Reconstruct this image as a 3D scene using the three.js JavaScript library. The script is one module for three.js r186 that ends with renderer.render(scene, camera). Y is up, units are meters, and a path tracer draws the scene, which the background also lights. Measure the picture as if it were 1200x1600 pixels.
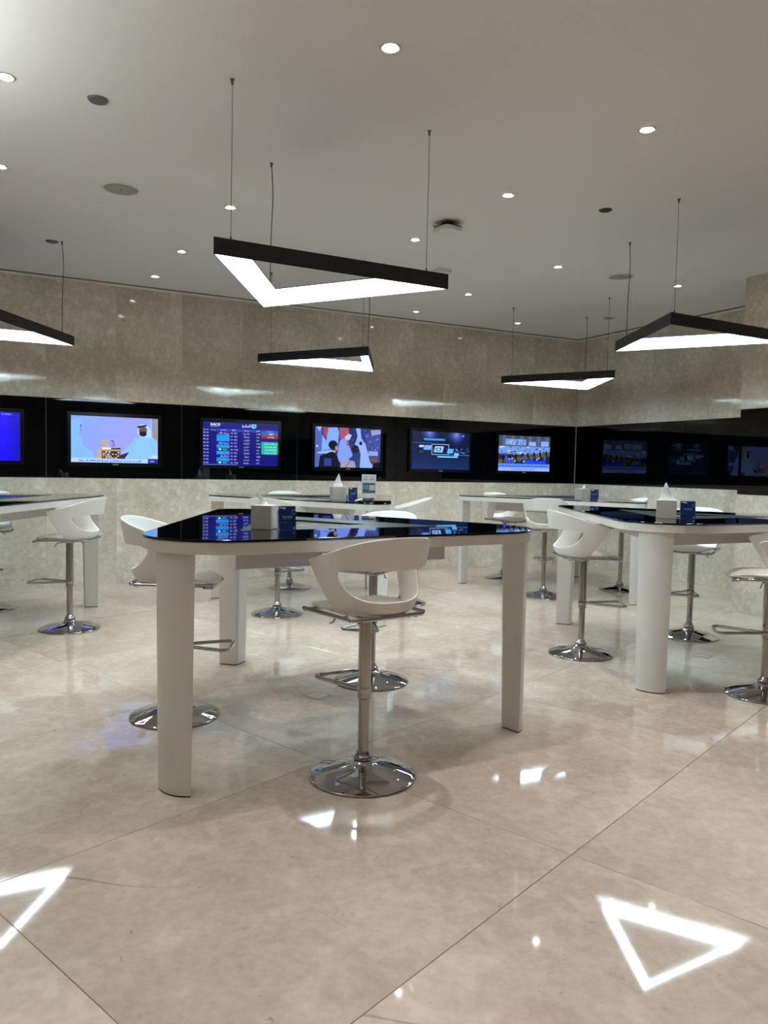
import * as THREE from 'three';
import { mergeGeometries, mergeVertices, toCreasedNormals } from 'three/addons/utils/BufferGeometryUtils.js';
import { RoundedBoxGeometry } from 'three/addons/geometries/RoundedBoxGeometry.js';
import { RectAreaLightUniformsLib } from 'three/addons/lights/RectAreaLightUniformsLib.js';

// ------------------------------------------------------------------ camera, exposure, light
const scene = new THREE.Scene();
scene.background = new THREE.Color(0x000000);
const renderer = new THREE.WebGLRenderer({ antialias: true });
renderer.toneMapping = THREE.LinearToneMapping;
renderer.toneMappingExposure = 1.3;
renderer.shadowMap.enabled = true;
RectAreaLightUniformsLib.init();

const EYE = 1.35;
const camera = new THREE.PerspectiveCamera(2 * Math.atan(800 / 1203.4) * 180 / Math.PI, 0.75, 0.05, 60);
{
  const yaw = 0.4781, pitch = -0.0565, roll = 0.0203;
  const fwd = new THREE.Vector3(Math.sin(yaw) * Math.cos(pitch), Math.sin(pitch), -Math.cos(yaw) * Math.cos(pitch));
  const right = new THREE.Vector3(Math.cos(yaw), 0, Math.sin(yaw));
  const up = new THREE.Vector3().crossVectors(right, fwd);
  const r2 = right.clone().multiplyScalar(Math.cos(roll)).addScaledVector(up, Math.sin(roll));
  const u2 = up.clone().multiplyScalar(Math.cos(roll)).addScaledVector(right, -Math.sin(roll));
  camera.position.set(0, EYE, 0);
  camera.quaternion.setFromRotationMatrix(new THREE.Matrix4().makeBasis(r2, u2, fwd.clone().negate()));
  scene.add(camera);
}
const LAMP_POWER = 33, LAMP_COLOR = new THREE.Color(0.73, 0.93, 1.0);      // triangular pendants, radiance of the diffuser as a light
const LAMP_GLOW = 2.6;                                                     // what the eye sees of the diffuser
const SPOT_POWER = 5.0, SPOT_COLOR = new THREE.Color(1.0, 0.85, 0.76);      // recessed downlights, candela
const SPOT_GLOW = 40;
const COVE_POWER = 37, COVE_COLOR = new THREE.Color(0.92, 1.0, 0.98);       // uplight trough left of the frame

// ------------------------------------------------------------------ room sizes (metres)
const CEIL = 3.27, ZB = -8.915, XR = 7.81, XL = -5.0, ZF = 6.0, BT = 2.028, BB = 1.18, PIERX = 6.58, PIERZ = -5.15;

// ------------------------------------------------------------------ helpers
function rng(seed) { let s = seed >>> 0; return () => { s = (s + 0x6d2b79f5) | 0; let t = Math.imul(s ^ (s >>> 15), 1 | s); t = (t + Math.imul(t ^ (t >>> 7), 61 | t)) ^ t; return ((t ^ (t >>> 14)) >>> 0) / 4294967296; }; }
const used = new Map();
function numbered(name) { const n = used.get(name) ?? 0; used.set(name, n + 1); return n ? name + '_' + String(n).padStart(3, '0') : name; }
function shade(o) { o.castShadow = true; o.receiveShadow = true; return o; }
function part(name, geo, mat, parent, label) { const m = shade(new THREE.Mesh(geo, mat)); m.name = name; parent.add(m); if (label) m.userData.label = label; return m; }
function thing(name, label, category, pos = [0, 0, 0], turn = 0, group) {
  const o = new THREE.Group(); o.name = numbered(name); o.position.set(...pos); o.rotation.y = turn; o.userData = { label, category };
  if (group) o.userData.group = group; scene.add(o); return o;
}
function struct(name, geo, mat, label, category = 'wall') { const m = shade(new THREE.Mesh(geo, mat)); m.name = name; m.userData = { kind: 'structure', label, category }; scene.add(m); return m; }
function box(x0, x1, y0, y1, z0, z1) { const g = new THREE.BoxGeometry(x1 - x0, y1 - y0, z1 - z0); g.translate((x0 + x1) / 2, (y0 + y1) / 2, (z0 + z1) / 2); return metreUV(g); }
// planar uv in metres by the way a face points
function metreUV(g, k = 1, ox = 0, oy = 0) {
  if (g.index) g = g.toNonIndexed();
  const p = g.attributes.position, n = g.attributes.normal, uv = new Float32Array(p.count * 2);
  for (let i = 0; i < p.count; i++) {
    const ax = Math.abs(n.getX(i)), ay = Math.abs(n.getY(i)), az = Math.abs(n.getZ(i));
    let u, v;
    if (ay >= ax && ay >= az) { u = p.getX(i); v = p.getZ(i); } else if (ax > az) { u = p.getZ(i); v = p.getY(i); } else { u = p.getX(i); v = p.getY(i); }
    uv[2 * i] = u * k + ox; uv[2 * i + 1] = v * k + oy;
  }
  g.setAttribute('uv', new THREE.BufferAttribute(uv, 2)); return g;
}
function plain(g) { const q = g.index ? g.toNonIndexed() : g; for (const k of Object.keys(q.attributes)) if (!['position', 'normal', 'uv'].includes(k)) q.deleteAttribute(k); return q; }
function merge(list) { return mergeGeometries(list.map(plain)); }
function cyl(r0, r1, y0, y1, seg = 32) { const g = new THREE.CylinderGeometry(r1, r0, y1 - y0, seg); g.translate(0, (y0 + y1) / 2, 0); return g; }
function lathe(pts, seg = 64) { return new THREE.LatheGeometry(pts.map(([x, y]) => new THREE.Vector2(x, y)), seg); }
function tube(pts, r, seg = 40, rad = 8, closed = false, tension = 0.5) { const c = new THREE.CatmullRomCurve3(pts.map((a) => new THREE.Vector3(...a)), closed, 'catmullrom', tension); return new THREE.TubeGeometry(c, seg, r, rad, closed); }
// polygon with every corner rounded, as a dense list of [x, z]
function roundPoly(pts, r, n = 10) {
  const out = [];
  pts.forEach((P, i) => {
    const A = pts[(i + pts.length - 1) % pts.length], B = pts[(i + 1) % pts.length];
    const a = new THREE.Vector2(A[0] - P[0], A[1] - P[1]).normalize(), b = new THREE.Vector2(B[0] - P[0], B[1] - P[1]).normalize();
    const half = Math.acos(THREE.MathUtils.clamp(a.dot(b), -1, 1)) / 2, rr = Array.isArray(r) ? r[i] : r;
    const c = a.clone().add(b).normalize().multiplyScalar(rr / Math.sin(half)), C = [P[0] + c.x, P[1] + c.y];
    const d = rr / Math.tan(half), t0 = [P[0] + a.x * d - C[0], P[1] + a.y * d - C[1]], t1 = [P[0] + b.x * d - C[0], P[1] + b.y * d - C[1]];
    const a0 = Math.atan2(t0[1], t0[0]); let a1 = Math.atan2(t1[1], t1[0]);
    while (a1 - a0 > Math.PI) a1 -= 2 * Math.PI; while (a1 - a0 < -Math.PI) a1 += 2 * Math.PI;
    for (let k = 0; k <= n; k++) { const t = a0 + (a1 - a0) * k / n; out.push([C[0] + rr * Math.cos(t), C[1] + rr * Math.sin(t)]); }
  });
  return out;
}
// a vertical prism over a plan outline [x, z] with optional holes, edges bevelled
function prism(outline, y0, y1, bevel = 0.002, holes = []) {
  const S = (l) => l.map(([x, z]) => new THREE.Vector2(x, -z));
  const s = new THREE.Shape(S(outline)); holes.forEach((h) => s.holes.push(new THREE.Path(S(h))));
  const g = new THREE.ExtrudeGeometry(s, { depth: y1 - y0 - 2 * bevel, bevelEnabled: bevel > 0, bevelThickness: bevel, bevelSize: bevel, bevelOffset: -bevel, bevelSegments: 2, curveSegments: 24 });
  g.rotateX(-Math.PI / 2); g.translate(0, y0 + bevel, 0); return g;
}
const scalePoly = (pts, k, c = [0, 0]) => pts.map(([x, z]) => [c[0] + (x - c[0]) * k, c[1] + (z - c[1]) * k]);
// inward offset of a convex polygon
function insetPoly(pts, d) {
  const n = pts.length, cx = pts.reduce((a, p) => a + p[0], 0) / n, cz = pts.reduce((a, p) => a + p[1], 0) / n;
  const lines = pts.map((P, i) => { const Q = pts[(i + 1) % n]; let nx = -(Q[1] - P[1]), nz = Q[0] - P[0]; const l = Math.hypot(nx, nz); nx /= l; nz /= l; if ((cx - P[0]) * nx + (cz - P[1]) * nz < 0) { nx = -nx; nz = -nz; } return [nx, nz, nx * P[0] + nz * P[1] + d]; });
  return pts.map((_, i) => { const [a, b, c] = lines[(i + n - 1) % n], [e, f, g] = lines[i], D = a * f - b * e; return [(c * f - b * g) / D, (a * g - c * e) / D]; });
}

// ------------------------------------------------------------------ textures
// periodic value noise
function periodicNoise(seed) {
  const r = rng(seed), T = new Float32Array(65536); for (let i = 0; i < 65536; i++) T[i] = r();
  return (x, y, per, off = 0) => {
    const xi = Math.floor(x), yi = Math.floor(y), fx = x - xi, fy = y - yi, sx = fx * fx * (3 - 2 * fx), sy = fy * fy * (3 - 2 * fy);
    const h = (a, b) => T[((((a % per) + per) % per) * 251 + (((b % per) + per) % per) * 7919 + off * 4099) & 65535];
    const a = h(xi, yi), b = h(xi + 1, yi), c = h(xi, yi + 1), d = h(xi + 1, yi + 1);
    return a + (b - a) * sx + (c - a) * sy + (a - b - c + d) * sx * sy;
  };
}
function dataTex(size, fn, srgb = true) {
  const d = new Uint8Array(size * size * 4), o = [0, 0, 0];
  for (let y = 0; y < size; y++) for (let x = 0; x < size; x++) { fn(x / size, y / size, o); const k = (y * size + x) * 4; d[k] = o[0]; d[k + 1] = o[1]; d[k + 2] = o[2]; d[k + 3] = 255; }
  const t = new THREE.DataTexture(d, size, size); t.wrapS = t.wrapT = THREE.RepeatWrapping; t.magFilter = THREE.LinearFilter; t.minFilter = THREE.LinearMipmapLinearFilter; t.generateMipmaps = true;
  if (srgb) t.colorSpace = THREE.SRGBColorSpace; t.needsUpdate = true; return t;
}
const clamp = (v, a = 0, b = 1) => Math.min(b, Math.max(a, v));
// polished limestone: cloudy ground, fine shelly flecks, a few thin veins and pits
function stone(seed, size, c0, c1, opt) {
  const N = periodicNoise(seed);
  return dataTex(size, (u, v, o) => {
    const wx = (N(u * 5, v * 5, 5, 1) - 0.5) * 0.16, wy = (N(u * 5, v * 5, 5, 2) - 0.5) * 0.16, U = u + wx, V = v + wy;
    let f = 0, a = 0.5, q = 4;
    for (let i = 0; i < 4; i++) { f += a * N(U * q, V * q, q, 3 + i); q *= 2; a *= 0.55; }
    const fleck = N(u * 64, v * 64, 64, 9) * 0.4 + N(u * 128, v * 128, 128, 10) * 0.35 + N(u * 240, v * 240, 240, 15) * 0.25;
    const shell = clamp((N(u * 36 + 6 * wx, v * 36 + 6 * wy, 36, 11) - 0.68) * 6);
    const vn = Math.abs(N(U * 3, V * 3, 3, 12) - 0.5), vmask = clamp((N(u * 6, v * 6, 6, 13) - 0.62) * 8), vein = clamp(1 - vn * 260) * vmask;
    const pit = clamp((N(u * 150, v * 150, 150, 14) - 0.955) * 30);
    let t = clamp(0.5 + (f - 0.5) * opt.cloud + (fleck - 0.5) * opt.fleck + shell * opt.shell);
    const k = 1 - vein * opt.vein - pit * opt.pit;
    for (let i = 0; i < 3; i++) o[i] = clamp((c0[i] + (c1[i] - c0[i]) * t) * k, 0, 255);
  });
}
const floorTex = stone(11, 1024, [180, 169, 156], [216, 207, 196], { cloud: 1.3, fleck: 0.7, shell: 0.2, vein: 0.2, pit: 0.16 });
const wallTex = stone(23, 1024, [182, 172, 155], [232, 224, 209], { cloud: 0.9, fleck: 0.75, shell: 0.2, vein: -0.10, pit: 0.16 });
function texAt(t, metres, ox, oy) { const c = t.clone(); c.repeat.set(1 / metres, 1 / metres); c.offset.set(ox, oy); c.needsUpdate = true; return c; }
function canvas(w, h, draw, repeat = false) {
  const c = document.createElement('canvas'); c.width = w; c.height = h; draw(c.getContext('2d'), w, h);
  const t = new THREE.CanvasTexture(c); t.colorSpace = THREE.SRGBColorSpace; if (repeat) t.wrapS = t.wrapT = THREE.RepeatWrapping; return t;
}

// ------------------------------------------------------------------ materials
const std = (o) => new THREE.MeshStandardMaterial(o);
const floorMats = [0, 1, 2, 3].map((i) => new THREE.MeshPhysicalMaterial({ map: texAt(floorTex, 2.2, 0.31 * i, 0.57 * i), color: new THREE.Color().setScalar([0.93, 1, 0.96, 0.98][i]), roughness: 0.045, specularIntensity: 0.9 }));
const wallMats = [0, 1, 2].map((i) => std({ map: texAt(wallTex, 2.0, 0.37 * i, 0.21 * i), color: new THREE.Color().setScalar([1, 0.96, 0.985][i]), roughness: 0.07 }));
const M = {
  grout: std({ color: 0x9a8f82, roughness: 0.8 }),
  core: std({ color: 0xa8a092, roughness: 0.9 }),
  ceil: std({ color: 0xeeece8, roughness: 0.92 }),
  gap: std({ color: 0x8e8b84, roughness: 0.9 }),
  cove: std({ color: 0xb9b6ae, roughness: 0.92 }),
  glass: new THREE.MeshPhysicalMaterial({ color: 0x040507, roughness: 0.02, specularIntensity: 0.75 }),
  joint: std({ color: 0x08090b, roughness: 0.6 }),
  white: std({ color: 0xe4e1dc, roughness: 0.32 }),
  apron: std({ color: 0xc9c5c8, roughness: 0.45 }),
  shell: std({ color: 0xeceae6, roughness: 0.28 }),
  chrome: std({ color: 0xb2b2b6, metalness: 1, roughness: 0.035 }),
  steel: std({ color: 0xaaa6a2, metalness: 1, roughness: 0.075 }),
  darkfoot: std({ color: 0x1c1a18, roughness: 0.7 }),
  black: std({ color: 0x030406, roughness: 0.02 }),
  frosted: new THREE.MeshPhysicalMaterial({ color: 0x23292d, roughness: 0.38, specularIntensity: 0.28 }),
  frame: std({ color: 0x10151d, roughness: 0.42 }),
  wire: std({ color: 0x55534f, metalness: 0.6, roughness: 0.4 }),
  liner: std({ color: 0xf4f4f4, roughness: 0.5 }),
  diffuser: std({ color: 0xffffff, roughness: 0.6, emissive: LAMP_COLOR, emissiveIntensity: LAMP_GLOW }),
  bulb: std({ color: 0xffffff, roughness: 0.5, emissive: SPOT_COLOR, emissiveIntensity: SPOT_GLOW }),
  ring: std({ color: 0xcfcfcc, metalness: 0.85, roughness: 0.22 }),
  can: std({ color: 0x3c3a38, metalness: 0.5, roughness: 0.4 }),
  grille: std({ color: 0xa7a69f, roughness: 0.7 }),
  sensor: std({ color: 0x6f6e6a, roughness: 0.55, metalness: 0.3 }),
  plasticWhite: std({ color: 0xe6e6e4, roughness: 0.4 }),
  bezel: std({ color: 0x08090b, roughness: 0.16 }),
  card: std({ color: 0xdfe0e2, roughness: 0.6 }),
  boxside: std({ color: 0xc4c0bb, roughness: 0.5 }),
  tissue: new THREE.MeshPhysicalMaterial({ color: 0xf3f6f6, roughness: 0.95, side: THREE.DoubleSide }),
  rubber: std({ color: 0x2a2a2c, roughness: 0.7 }),
};

// ------------------------------------------------------------------ floor: slabs laid on the skew
{
  const floor = struct('floor', box(XL - 0.2, XR + 0.2, -0.2, -0.004, ZB - 0.2, ZF + 0.2), M.grout, 'polished beige limestone floor in large skewed slabs', 'floor');
  const A = 21.5 * Math.PI / 180, e1 = [Math.cos(A), -Math.sin(A)], e2 = [Math.sin(A), Math.cos(A)];
  const W = 1.51, D = 1.26, c0 = 0.94, d0 = -1.225, g = 0.0012;
  const clip = (poly, axis, lim, sign) => {
    const out = [];
    for (let i = 0; i < poly.length; i++) {
      const P = poly[i], Q = poly[(i + 1) % poly.length], a = (P[axis] - lim) * sign, b = (Q[axis] - lim) * sign;
      if (a <= 0) out.push(P);
      if ((a < 0 && b > 0) || (a > 0 && b < 0)) { const t = a / (a - b); out.push([P[0] + (Q[0] - P[0]) * t, P[1] + (Q[1] - P[1]) * t]); }
    }
    return out;
  };
  const R = rng(5);
  for (let i = -10; i < 12; i++) for (let j = -9; j < 9; j++) {
    const at = (c, d) => [c * e1[0] + d * e2[0], c * e1[1] + d * e2[1]];
    const ca = c0 + i * W + g, cb = c0 + (i + 1) * W - g, da = d0 + j * D + g, db = d0 + (j + 1) * D - g;
    const pick = Math.floor(R() * 4), turn = R();
    let poly = [at(ca, da), at(cb, da), at(cb, db), at(ca, db)];
    for (const [ax, lim, s] of [[0, XL, -1], [0, XR, 1], [1, ZB, -1], [1, ZF, 1]]) { if (poly.length > 2) poly = clip(poly, ax, lim, s); }
    if (poly.length < 3) continue;
    const area = Math.abs(poly.reduce((s, p, k) => { const q = poly[(k + 1) % poly.length]; return s + p[0] * q[1] - q[0] * p[1]; }, 0)) / 2;
    if (area < 0.002) continue;
    const n = poly.length, cx = poly.reduce((s, p) => s + p[0], 0) / n, cz = poly.reduce((s, p) => s + p[1], 0) / n;
    const lift = 0, top = poly.map(([x, z]) => { const dx = x - cx, dz = z - cz, l = Math.hypot(dx, dz); const k = 1 - 0.0012 / l; return [cx + dx * k, lift, cz + dz * k]; });
    const rim = poly.map(([x, z]) => [x, -0.0012, z]), bot = poly.map(([x, z]) => [x, -0.0042, z]);
    const pos = [], tri = (a, b, c) => pos.push(...a, ...b, ...c);
    for (let k = 1; k < n - 1; k++) tri(top[0], top[k], top[k + 1]);
    for (let k = 0; k < n; k++) { const l = (k + 1) % n; tri(top[k], rim[k], rim[l]); tri(top[k], rim[l], top[l]); tri(rim[k], bot[k], bot[l]); tri(rim[k], bot[l], rim[l]); }
    // keep the top facing up whatever the winding
    const ab = [pos[3] - pos[0], pos[5] - pos[2]], ac = [pos[6] - pos[0], pos[8] - pos[2]];
    if (ab[1] * ac[0] - ab[0] * ac[1] < 0) for (let k = 0; k < pos.length; k += 9) for (let m = 0; m < 3; m++) { const t = pos[k + 3 + m]; pos[k + 3 + m] = pos[k + 6 + m]; pos[k + 6 + m] = t; }
    const geo = new THREE.BufferGeometry(); geo.setAttribute('position', new THREE.Float32BufferAttribute(pos, 3)); geo.computeVertexNormals();
    part('floor_slab', metreUV(geo, 1, turn * 2.2, turn * 5.1), floorMats[pick], floor);
  }
  // hairline outlines of two square access covers let into the slabs
  for (const [x, z, label] of [[1.737, -4.162, 'small square floor access cover under the nearest table'], [4.75, -3.948, 'small square floor access cover under the right front table']]) {
    const t = thing('floor_access_cover', label, 'floor cover', [x, 0, z], 0.42);
    const sq = [[-0.062, -0.062], [0.062, -0.062], [0.062, 0.062], [-0.062, 0.062]];
    part('gasket', prism(roundPoly(sq, 0.008, 4), 0.0002, 0.0022, 0.0004, [roundPoly(scalePoly(sq, 0.93), 0.006, 4)]), M.grout, t);
    part('cover_plate', prism(roundPoly(scalePoly(sq, 0.925), 0.006, 4), 0.0002, 0.0016, 0.0003), floorMats[2], t);
  }
}

// ------------------------------------------------------------------ walls: stone slabs above and below a band of black glass
function slabs(parent, along, from, to, widths, y0, y1, face, seed, dirX) {
  // along: 'x' or 'z'; slabs proud of the core up to the coordinate "face"
  const R = rng(seed); let a = from;
  for (let i = 0; a < to - 1e-6; i++) {
    const b = Math.min(to, widths(a, i)); const g = 0.0003, t = 0.02, m = wallMats[Math.floor(R() * 3)];
    const geo = along === 'x' ? new RoundedBoxGeometry(b - a - 2 * g, y1 - y0 - 2 * g, t, 1, 0.0006) : new RoundedBoxGeometry(t, y1 - y0 - 2 * g, b - a - 2 * g, 1, 0.0006);
    if (along === 'x') geo.translate((a + b) / 2, (y0 + y1) / 2, face + dirX * t / 2); else geo.translate(face + dirX * t / 2, (y0 + y1) / 2, (a + b) / 2);
    part('marble_slab', metreUV(geo, 1, R() * 2, R() * 2), m, parent);
    a = b;
  }
}
const SEAMS = [-3.64, -2.236, -0.832, 0.574, 1.998, 3.407, 4.781, 6.177, XR];
{
  const wb = struct('wall_back', box(XL - 0.2, XR + 0.2, -0.05, CEIL + 0.2, ZB - 0.25, ZB - 0.021), M.core, 'beige marble back wall with a long black glass band holding screens');
  const half = (a) => { for (let i = 0; i < SEAMS.length - 1; i++) for (const s of [SEAMS[i], (SEAMS[i] + SEAMS[i + 1]) / 2]) if (s > a + 1e-4) return s; return XR; };
  slabs(wb, 'x', XL, XR, half, 0, BB, ZB, 41, -1);
  slabs(wb, 'x', XL, XR, half, BT, CEIL, ZB, 42, -1);
  for (let i = -1; i < SEAMS.length - 1; i++) {
    const a = i < 0 ? XL : SEAMS[i], b = SEAMS[i + 1], g = new RoundedBoxGeometry(b - a - 0.005, BT - BB - 0.004, 0.012, 2, 0.0015); g.translate((a + b) / 2, (BT + BB) / 2, ZB - 0.013);
    part('black_glass_panel', g, M.glass, wb, 'glossy black glass panel');
  }
  const wr = struct('wall_right', box(XR + 0.021, XR + 0.25, -0.05, CEIL + 0.2, ZB - 0.2, PIERZ + 0.4), M.core, 'beige marble side wall with a black glass band mirroring the screens');
  slabs(wr, 'z', ZB, PIERZ, (a, i) => ZB + 0.72 * (i + 1), 0, BB, XR, 43, 1);
  slabs(wr, 'z', ZB, PIERZ, (a, i) => ZB + 0.72 * (i + 1), BT, CEIL, XR, 44, 1);
  for (const [a, b] of [[ZB, -6.9], [-6.9, PIERZ]]) { const g = new RoundedBoxGeometry(0.012, BT - BB - 0.004, b - a - 0.004, 2, 0.0015); g.translate(XR + 0.013, (BT + BB) / 2, (a + b) / 2); part('black_glass_panel', g, M.glass, wr, 'glossy black glass panel'); }
  const wp = struct('wall_right_near', box(PIERX + 0.021, XR + 0.25, -0.05, CEIL + 0.2, PIERZ + 0.021, ZF + 0.2), M.core, 'projecting marble pier at the right edge with black glass band');
  slabs(wp, 'z', PIERZ, ZF, (a, i) => PIERZ + 0.9 * (i + 1), 0, BB - 0.015, PIERX, 45, 1);
  slabs(wp, 'z', PIERZ, ZF, (a, i) => PIERZ + 0.9 * (i + 1), BT - 0.03, CEIL, PIERX, 46, 1);
  slabs(wp, 'x', PIERX + 0.02, XR, () => XR, 0, CEIL, PIERZ, 47, 1);
  for (let k = 0; k < 6; k++) { const a = PIERZ + 1.53 * k, b = Math.min(ZF, a + 1.53), g = new RoundedBoxGeometry(0.012, BT - BB - 0.019, b - a - 0.004, 2, 0.0015); g.translate(PIERX + 0.010, (BT - 0.03 + BB - 0.015) / 2, (a + b) / 2); part('black_glass_panel', g, M.glass, wp, 'glossy black glass panel'); }
  const wl = struct('wall_left', box(XL - 0.25, XL - 0.021, -0.05, CEIL + 0.2, ZB - 0.2, ZF + 0.2), M.core, 'beige marble wall left of the room');
  slabs(wl, 'z', ZB, ZF, (a, i) => ZB + 1.44 * (i + 1), 0, CEIL, XL, 48, -1);
  // linear uplight hung left of the frame: it brightens the ceiling at the upper left
  const tr = thing('linear_uplight', 'short white linear uplight hanging left of the picture', 'hanging lamp', [-0.75, 2.72, -3.6]);
  part('trough', merge([box(-0.09, 0.09, 0, 0.02, -0.95, 0.95), box(0.08, 0.09, 0.02, 0.045, -0.95, 0.95), box(-0.09, -0.08, 0.02, 0.045, -0.95, 0.95)]), M.ceil, tr);
  part('light_strip', box(-0.06, 0.06, 0.02, 0.03, -0.93, 0.93), std({ color: 0xffffff, roughness: 0.5, emissive: COVE_COLOR, emissiveIntensity: 2 }), tr, 'glowing strip');
  for (const z of [-0.8, 0.8]) part('rod', cyl(0.004, 0.004, 0.03, CEIL - 2.7215, 8).translate(0, 0, z), M.wire, tr);
  const cl = new THREE.RectAreaLight(COVE_COLOR, COVE_POWER, 1.86, 0.12); cl.name = 'uplight';
  cl.quaternion.setFromRotationMatrix(new THREE.Matrix4().makeBasis(new THREE.Vector3(0, 0, 1), new THREE.Vector3(-1, 0, 0), new THREE.Vector3(0, -1, 0))); cl.position.set(0, 0.036, 0); tr.add(cl);
  const wf = struct('wall_front', box(XL - 0.2, XR + 0.2, -0.05, CEIL + 0.2, ZF + 0.021, ZF + 0.25), M.core, 'beige marble wall behind the viewer');
  slabs(wf, 'x', XL, PIERX, (a, i) => XL + 1.4 * (i + 1), 0, CEIL, ZF, 49, 1);
}

// ------------------------------------------------------------------ ceiling with a shadow gap along the walls
const DOWN = [[1.66, -3.233], [3.30, -3.267], [3.255, -4.496], [3.215, -5.738], [4.787, -5.79], [4.712, -7.189], [4.69, -8.309], [6.164, -8.224], [1.639, -5.752], [1.593, -7.15], [1.562, -8.235], [0.104, -4.421], [0.101, -5.75], [6.297, -5.733]];
const DOWN_OUT = [[-1.45, -5.75], [-1.45, -7.15], [0.1, -1.75], [1.66, -1.75], [3.3, -1.75], [4.85, -3.2], [4.85, -1.75], [-1.45, -1.75], [0.1, -0.4], [1.66, -0.4], [3.3, -0.4], [-1.45, -0.4], [0.1, 1.2], [3.3, 1.2], [-1.45, 1.2]];
{
  const R = 0.043, circle = (x, z, n = 24) => Array.from({ length: n }, (_, k) => [x + R * Math.cos(k / n * 2 * Math.PI), z + R * Math.sin(k / n * 2 * Math.PI)]);
  const gap = 0.07, strip = 0.10, x1 = XR - gap - strip, z0 = ZB + gap + strip;
  const outline = [[XL, ZF], [XL, z0], [x1, z0], [x1, PIERZ - 0.0], [PIERX, PIERZ - 0.0], [PIERX, ZF]];
  const c = struct('ceiling', prism(outline, CEIL, CEIL + 0.03, 0, [...DOWN, ...DOWN_OUT].map(([x, z]) => circle(x, z))), M.ceil, 'smooth off-white plaster ceiling dotted with downlights', 'ceiling');
  part('ceiling_void', box(XL - 0.2, XR + 0.2, CEIL + 0.14, CEIL + 0.2, ZB - 0.2, ZF + 0.2), M.ceil, c);
  part('cove_back', box(XL - 0.2, XR, CEIL + 0.10, CEIL + 0.12, ZB, z0 + 0.1), M.gap, c);
  part('cove_side', box(x1 - 0.1, XR, CEIL + 0.10, CEIL + 0.12, z0 + 0.1, PIERZ), M.gap, c);
  part('gap_lining', merge([box(XL, XR - strip, CEIL + 0.002, CEIL + 0.10, ZB + strip, ZB + strip + 0.004), box(XR - strip - 0.004, XR - strip, CEIL + 0.002, CEIL + 0.10, ZB + strip, PIERZ)]), M.gap, c, 'dark lining of the shadow gap');
  const t1 = struct('trim_1', box(XL, XR, CEIL - 0.002, CEIL + 0.10, ZB, ZB + strip), M.ceil, 'plaster ledge beside the shadow gap above the back wall', 'trim');
  const t2 = struct('trim_2', box(XR - strip, XR, CEIL - 0.002, CEIL + 0.10, ZB + strip, PIERZ), M.ceil, 'plaster ledge beside the shadow gap above the side wall', 'trim');
}

// ------------------------------------------------------------------ recessed downlights
{
  const ringG = lathe([[0.0395, 0.004], [0.0400, -0.003], [0.0440, -0.0055], [0.0485, -0.003], [0.0495, 0]], 40);
  const canG = lathe([[0.0405, 0.001], [0.036, 0.030], [0.028, 0.055], [0.0, 0.058]], 40);
  const bulbG = lathe([[0.0001, -0.004], [0.015, -0.0032], [0.0235, 0.0005], [0.0265, 0.008], [0.022, 0.040]], 32);
  const make = (x, z, label, group) => {
    const t = thing('downlight', label, 'downlight', [x, CEIL, z], 0, group);
    part('trim_ring', ringG, M.ring, t); part('reflector', canG, M.can, t); part('lamp', bulbG, M.bulb, t, 'glowing lamp');
    const s = new THREE.SpotLight(SPOT_COLOR, SPOT_POWER, 0, 0.62, 0.8, 2); s.position.set(0, -0.008, 0); s.target.position.set(0, -3, 0); s.castShadow = true; s.shadow.radius = 1.2; s.name = 'downlight_beam';
    t.add(s); t.add(s.target);
  };
  const LIT = ["ceiling downlight at the top centre of the picture, nearest the viewer",
    "lit ceiling downlight at the upper right, above the right edge hanging lamp",
    "lit ceiling downlight between the smoke detector and the unlit round opening",
    "lit ceiling downlight just left of the smoke detector",
    "lit ceiling downlight between the smoke detector and the pale round speaker",
    "lit ceiling downlight just past the right end of the nearest hanging lamp",
    "lit ceiling downlight below the nearest lamp's right end, close to the back wall",
    "lit ceiling downlight nearest the wall corner",
    "lit ceiling downlight touching the left cable of the nearest hanging lamp",
    "lit ceiling downlight left of the nearest hanging lamp's front corner",
    "lit ceiling downlight on the left closest to the back wall",
    "nearer of two ceiling downlights cut by the left picture edge",
    "farther of two ceiling downlights cut by the left picture edge",
    "lit ceiling downlight touching the cable of the right edge hanging lamp"];
  DOWN.forEach(([x, z], i) => make(x, z, LIT[i], 'lit ceiling downlights'));
  for (const [x, z] of DOWN_OUT) make(x, z, 'round recessed ceiling downlight beyond the edge of the picture', 'ceiling downlights outside the frame');
}

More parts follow.
